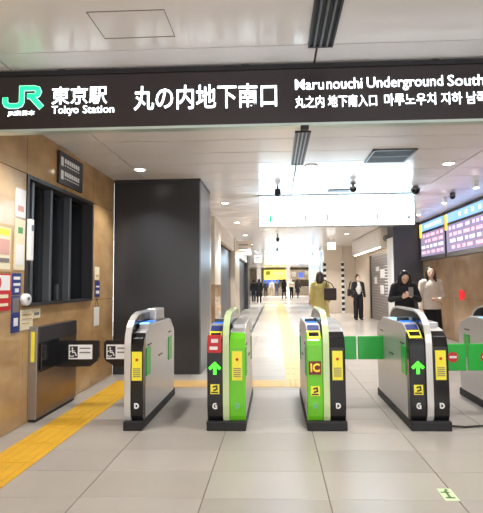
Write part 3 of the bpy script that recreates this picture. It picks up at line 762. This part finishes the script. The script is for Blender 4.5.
# ================================================================== PEOPLE
def blob(prims, voxel, smooth=2):
    """closed primitives fused into one continuous surface"""
    bm = bmesh.new()
    for p in prims:
        if p[0] == 'c':                                   # tapered capsule
            _, p0, r0, p1, r1 = p; p0, p1 = Vector(p0), Vector(p1); d = p1-p0
            q = d.to_track_quat('Z', 'Y').to_matrix().to_4x4() if d.length > 1e-6 else Matrix.Identity(4)
            n = 12; rings = []
            L = d.length
            prof = [(r0*math.sin(a), -r0*math.cos(a)) for a in (.35, .8, 1.25)]+[(r0, 0), (r1, L)]+[(r1*math.cos(a), L+r1*math.sin(a)) for a in (.35, .8, 1.22)]
            Mx = Matrix.Translation(p0) @ q
            for r, z in prof: rings.append([bm.verts.new(Mx @ Vector((r*math.cos(2*PI*i/n), r*math.sin(2*PI*i/n), z))) for i in range(n)])
        elif p[0] == 'e':                                 # ellipsoid, optional x-rotation
            _, c, r = p[:3]; rot = Matrix.Rotation(p[3] if len(p) > 3 else 0, 4, 'X'); n = 16; rings = []
            for k in range(1, 10):
                a = PI*k/10-PI/2
                rings.append([bm.verts.new(Vector(c)+rot @ Vector((r[0]*math.cos(a)*math.cos(2*PI*i/n), r[1]*math.cos(a)*math.sin(2*PI*i/n), r[2]*math.sin(a)))) for i in range(n)])
        else:                                             # 'k' stack of horizontal ellipses (c, rx, ry)
            n = 20; rings = [[bm.verts.new((c[0]+rx*math.cos(2*PI*i/n), c[1]+ry*math.sin(2*PI*i/n), c[2])) for i in range(n)] for c, rx, ry in p[1]]
        for a, b_ in zip(rings[:-1], rings[1:]):
            for i in range(n): bm.faces.new((a[i], a[(i+1) % n], b_[(i+1) % n], b_[i]))
        bm.faces.new(rings[0][::-1]); bm.faces.new(rings[-1])
    bmesh.ops.recalc_face_normals(bm, faces=bm.faces)
    me = bpy.data.meshes.new('t'); bm.to_mesh(me); bm.free()
    o = bpy.data.objects.new('t', me); COL.objects.link(o)
    md = o.modifiers.new('r', 'REMESH'); md.mode = 'VOXEL'; md.voxel_size = voxel
    if smooth: sm = o.modifiers.new('s', 'SMOOTH'); sm.iterations = smooth; sm.factor = .5
    bpy.context.view_layer.update()
    out = bpy.data.meshes.new_from_object(o.evaluated_get(bpy.context.evaluated_depsgraph_get()))
    bpy.data.objects.remove(o); bpy.data.meshes.remove(me)
    out.shade_smooth(); out.materials.clear()
    return out
M_SKIN = mat('skin', (226, 184, 156), .5); M_HAIR = mat('hair black', (30, 25, 24), .4, var=.3, scale=40, stretch=(1, 1, .2)); M_HAIRB = mat('hair brown', (52, 34, 28), .4, var=.3, scale=40, stretch=(1, 1, .2))
def cloth(n, c): return mat('cloth '+n, c, .8, var=.12, scale=14, bump=.15)

def hand_prims(w, d, palm_n, side):
    """palm plus five bent fingers from wrist w along d"""
    w = Vector(w); d = Vector(d).normalized(); n = Vector(palm_n); n = (n-d*n.dot(d)).normalized(); s = d.cross(n)*side
    pr = []
    for k in (-1.2, -.4, .4, 1.2): pr.append(('c', w+d*.005+s*(.010*k), .016, w+d*.075+s*(.020*k), .0115))
    for k, ln in ((-1.5, .058), (-.5, .072), (.5, .078), (1.5, .070)):
        a = w+d*.075+s*(.0175*k); m_ = a+d*(ln*.5)+n*.008; e = m_+d*(ln*.42)+n*(.022)
        pr += [('c', a, .0095, m_, .0088), ('c', m_, .0088, e, .0075)]
    a = w+d*.022+s*.022; m_ = a+d*.03+s*.026+n*.012; e = m_+d*.028+s*.006+n*.012
    pr += [('c', a, .0125, m_, .0105), ('c', m_, .0105, e, .0085)]
    return pr

def person(label, loc, rz, h, arms, top, bottom, hair, hair_kind='long', legs=None, coat=None, wide=.0, bow=0.0, mask=False, shirt=None, shoes=M_BLACKM, voxel=.009, turn=0.0, group=None):
    S = h/1.65
    t = thing('person', label, 'person', loc, rz, group)
    nk = Vector((0, .0, 1.40))
    rot = Matrix.Rotation(turn, 3, 'Z') @ Matrix.Rotation(-bow, 3, 'X')
    def hd(p): return nk+rot @ (Vector(p)-nk)
    legs = legs or (((-.095, .01, .48), (-.10, -.01, .075)), ((.095, .01, .48), (.10, -.01, .075)))
    pr = [('e', (0, 0, .93), (.155, .108, .12)), ('e', (0, 0, 1.08), (.128, .092, .14)), ('e', (0, 0, 1.24), (.158, .108, .16)),
          ('c', (-.135, 0, 1.355), .052, (.135, 0, 1.355), .052), ('c', (0, -.005, 1.36), .058, hd((0, .005, 1.47)), .048)]
    pr += [('e', hd((0, .015, 1.55)), (.074, .09, .103), -bow), ('e', hd((0, .045, 1.495)), (.054, .056, .052), -bow),
           ('c', hd((0, .100, 1.545)), .009, hd((0, .112, 1.517)), .0125), ('e', hd((.076, .012, 1.535)), (.012, .02, .03), -bow), ('e', hd((-.076, .012, 1.535)), (.012, .02, .03), -bow),
           ('c', hd((-.018, .094, 1.487)), .007, hd((.018, .094, 1.487)), .007)]
    slv = []; hands = []
    for sd, (el, wr, hdir, pn) in zip((-1, 1), arms):
        sh = Vector((sd*.172, 0, 1.345)); el = Vector(el); wr = Vector(wr)
        pr += [('c', sh, .050, el, .038), ('c', el, .038, wr, .026)]; pr += hand_prims(wr, hdir, pn, sd)
        slv += [('c', sh+Vector((0, 0, -.005)), .068, el, .056), ('c', el, .056, el.lerp(wr, .93), .044)]
    trs = []
    for sd, (kn, an) in zip((-1, 1), legs):
        hp = Vector((sd*.085, 0, .89)); kn = Vector(kn); an = Vector(an)
        pr += [('c', hp, .088, kn, .056), ('c', kn, .056, an, .038), ('c', an+Vector((0, -.02, -.035)), .03, an+Vector((0, .13, -.045)), .024)]
        trs += [('c', hp, .102, kn, .072+wide), ('c', kn, .072+wide, an.lerp(kn, .08), .058+wide*1.2)]
    def put(nm, me, m, par=t):
        me.materials.append(m)
        for v in me.vertices: v.co *= S
        o = bpy.data.objects.new(nm, me); COL.objects.link(o); o.parent = par; return o
    body = put('body', blob(pr, voxel, 1), M_SKIN)
    tors = [('e', (0, 0, 1.0), (.165, .125, .14)), ('e', (0, 0, 1.10), (.152, .118, .16)), ('e', (0, 0, 1.25), (.178, .130, .165)), ('c', (-.14, 0, 1.36), .064, (.14, 0, 1.36), .064)]
    cm = voxel*1.2
    if coat:
        hem, fl = coat
        tors.append(('k', [((0, 0, hem), .20+fl, .155+fl), ((0, 0, (hem+.95)/2), .195+fl*.5, .15+fl*.5), ((0, 0, .95), .178, .135), ((0, 0, 1.2), .172, .128)]))
    put('jacket', blob(tors+slv, cm), top)
    put('trousers', blob(trs+[('e', (0, 0, .94), (.168, .122, .12))], cm), bottom)
    for sd, (kn, an) in zip((-1, 1), legs):
        an = Vector(an); put('shoe', blob([('c', an+Vector((0, -.025, -.03)), .043, an+Vector((0, .05, -.035)), .042), ('c', an+Vector((0, .05, -.035)), .042, an+Vector((0, .14, -.043)), .032)], cm*.8), shoes)
    if shirt: put('shirt', blob([('e', (0, .035, 1.16), (.120, .116, .26)), ('c', (0, .05, 1.0), .09, (0, .055, 1.28), .085)], cm), shirt)
    hp_ = [('e', hd((0, -.008, 1.568)), (.087, .096, .106), -bow), ('e', hd((0, -.03, 1.53)), (.085, .075, .095), -bow)]
    if hair_kind == 'long': hp_ += [('e', hd((0, -.055, 1.44)), (.088, .055, .15), 0), ('c', hd((-.074, .015, 1.56)), .026, (-.085, .045, 1.33), .030), ('c', hd((.074, .015, 1.56)), .026, (.085, .045, 1.33), .030)]
    if hair_kind == 'hood': hp_ += [('e', hd((0, -.04, 1.47)), (.105, .08, .13)), ('c', hd((-.085, .02, 1.58)), .03, (-.09, .05, 1.38), .045), ('c', hd((.085, .02, 1.58)), .03, (.09, .05, 1.38), .045)]
    if hair_kind == 'bun': hp_ += [('e', hd((0, -.05, 1.66)), (.045, .045, .04))]
    put('hair', blob(hp_, cm), hair)
    for sd in (-1, 1): put('eye', blob([('e', hd((sd*.032, .093, 1.552)), (.013, .008, .007))], .003, 0), M_INK)
    if mask: put('mask', blob([('e', hd((0, .062, 1.497)), (.062, .062, .045), -bow)], .005), M_WHITE)
    return t
DOWN = (((-.225, -.01, 1.07), (-.235, .06, .85), (0, .15, -1), (.8, 0, 0)), ((.225, -.01, 1.07), (.235, .06, .85), (0, .15, -1), (-.8, 0, 0)))
WALK = (((-.22, -.08, 1.08), (-.22, .02, .86), (0, .3, -1), (.8, 0, 0)), ((.22, .06, 1.08), (.215, .20, .90), (0, .5, -1), (-.8, 0, 0)))
WLEG = (((-.085, .12, .50), (-.08, .20, .08)), ((.085, .02, .48), (.085, -.20, .10)))
PHONE = (((-.25, .04, 1.10), (-.085, .27, 1.16), (.55, .35, .35), (.5, -.6, .3)), ((.25, .04, 1.10), (.085, .26, 1.14), (-.55, .35, .35), (-.5, -.6, .3)))
ONEUP = (((-.23, .0, 1.09), (-.05, .21, 1.02), (.9, .25, .05), (0, -1, 0)), DOWN[1])
FACE = PI          # facing the camera
# masked woman by the pale wall
p1 = person('woman in a white mask, dark open jacket and black trousers before the pale wall', (3.0, 15.8, 0), FACE+.15, 1.61, DOWN, cloth('charcoal', (44, 40, 42)), cloth('black', (24, 23, 25)), M_HAIR, 'bun', wide=.02, mask=True, shirt=cloth('white', (232, 228, 224)))
bg = thing('shoulder_bag', 'dark bag at the hip of the masked woman', 'bag', (2.66, 15.72, .86))
MB().box(-.05, .05, -.14, .14, 0, .26).build('body', M_BLACKM, bg, .03, 3); MB().tube([(0, -.1, .25), (.05, -.06, .5), (.09, 0, .55), (.05, .06, .5), (0, .1, .25)], .012).build('strap', M_BLACKM, bg, smooth=True)
# person in black looking at a phone
p2 = person('person all in black looking down at a phone beyond the gates', (2.27, 7.7, 0), FACE-.1, 1.58, PHONE, cloth('black', (24, 23, 25)), cloth('black', (24, 23, 25)), M_HAIR, 'hood', coat=(.55, .03), bow=.6)
ph = thing('phone', 'pale phone held by the person all in black', 'phone', (2.29, 7.38, 1.12))
MB().box(-.04, .04, -.006, .006, 0, .15).build('case', M_SHUT, ph, .004); B('screen', M_PAD, ph, -.036, .036, .006, .0075, .01, .14)
# woman in beige
p3 = person('woman with long black hair in a cream cardigan before the right stone wall', (3.0, 8.45, 0), FACE+.15, 1.64, ONEUP, cloth('cream', (222, 206, 188)), cloth('black', (24, 23, 25)), M_HAIR, 'long', coat=(.84, .0), wide=.035, turn=-.3)
# walking away in khaki
p4 = person('person with long brown hair in a khaki coat walking away between the gates', (1.12, 10.9, 0), -.15, 1.63, WALK, cloth('khaki', (186, 166, 100)), cloth('dark olive', (60, 56, 46)), M_HAIRB, 'long', legs=WLEG, coat=(.50, .05))
bp = thing('handbag', 'dark brown bag hanging behind the right side of the khaki coat', 'bag', (1.34, 10.60, .93))
MB().box(-.15, .15, -.05, .05, 0, .30).build('body', cloth('dark brown', (52, 36, 32)), bp, .03, 3)
MB().tube([(-.11, 0, .27), (-.09, .04, .40), (-.08, .10, .46), (-.05, .10, .46), (.04, .04, .40), (.11, 0, .27)], .012).build('strap', cloth('dark brown', (52, 36, 32)), bp, smooth=True)
# far people
K, WH, BG_, NV = cloth('black', (24, 23, 25)), cloth('white', (232, 228, 224)), cloth('beige', (200, 184, 160)), cloth('navy', (40, 46, 70))
for (x, y, rz, hgt, top, bot, coat, pose, lg, lab) in (
    (-1.12, 29.6, .2, 1.64, K, K, (.45, .03), DOWN, None, 'dark-coated person walking at the left side of the far corridor'),
    (-1.55, 30.8, .0, 1.60, K, NV, None, WALK, WLEG, 'dark figure half hidden behind the left corridor pilaster'),
    (.75, 36.6, .4, 1.68, K, K, (.6, .02), WALK, WLEG, 'person in a black coat at the left of the far group'),
    (1.38, 37.4, PI, 1.70, BG_, K, None, DOWN, None, 'person in a beige top and black trousers in the far group'),
    (1.95, 38.0, -.5, 1.66, K, NV, (.5, .02), WALK, WLEG, 'person in a long black coat at the right of the far group'),
    (-.35, 42.5, PI, 1.62, WH, BG_, None, WALK, WLEG, 'person in white walking before the yellow shop sign'),
    (-.95, 43.0, .3, 1.66, NV, K, None, DOWN, None, 'person in navy before the blue shop panel'),
    (.15, 43.6, .3, 1.66, K, NV, None, DOWN, None, 'small dark figure under the right end of the yellow shop sign')):
    person(lab, (x, y, 0), rz, hgt, pose, top, bot, M_HAIR, 'long' if coat else 'short', legs=lg, coat=coat, voxel=.018, group='people far down the corridor')
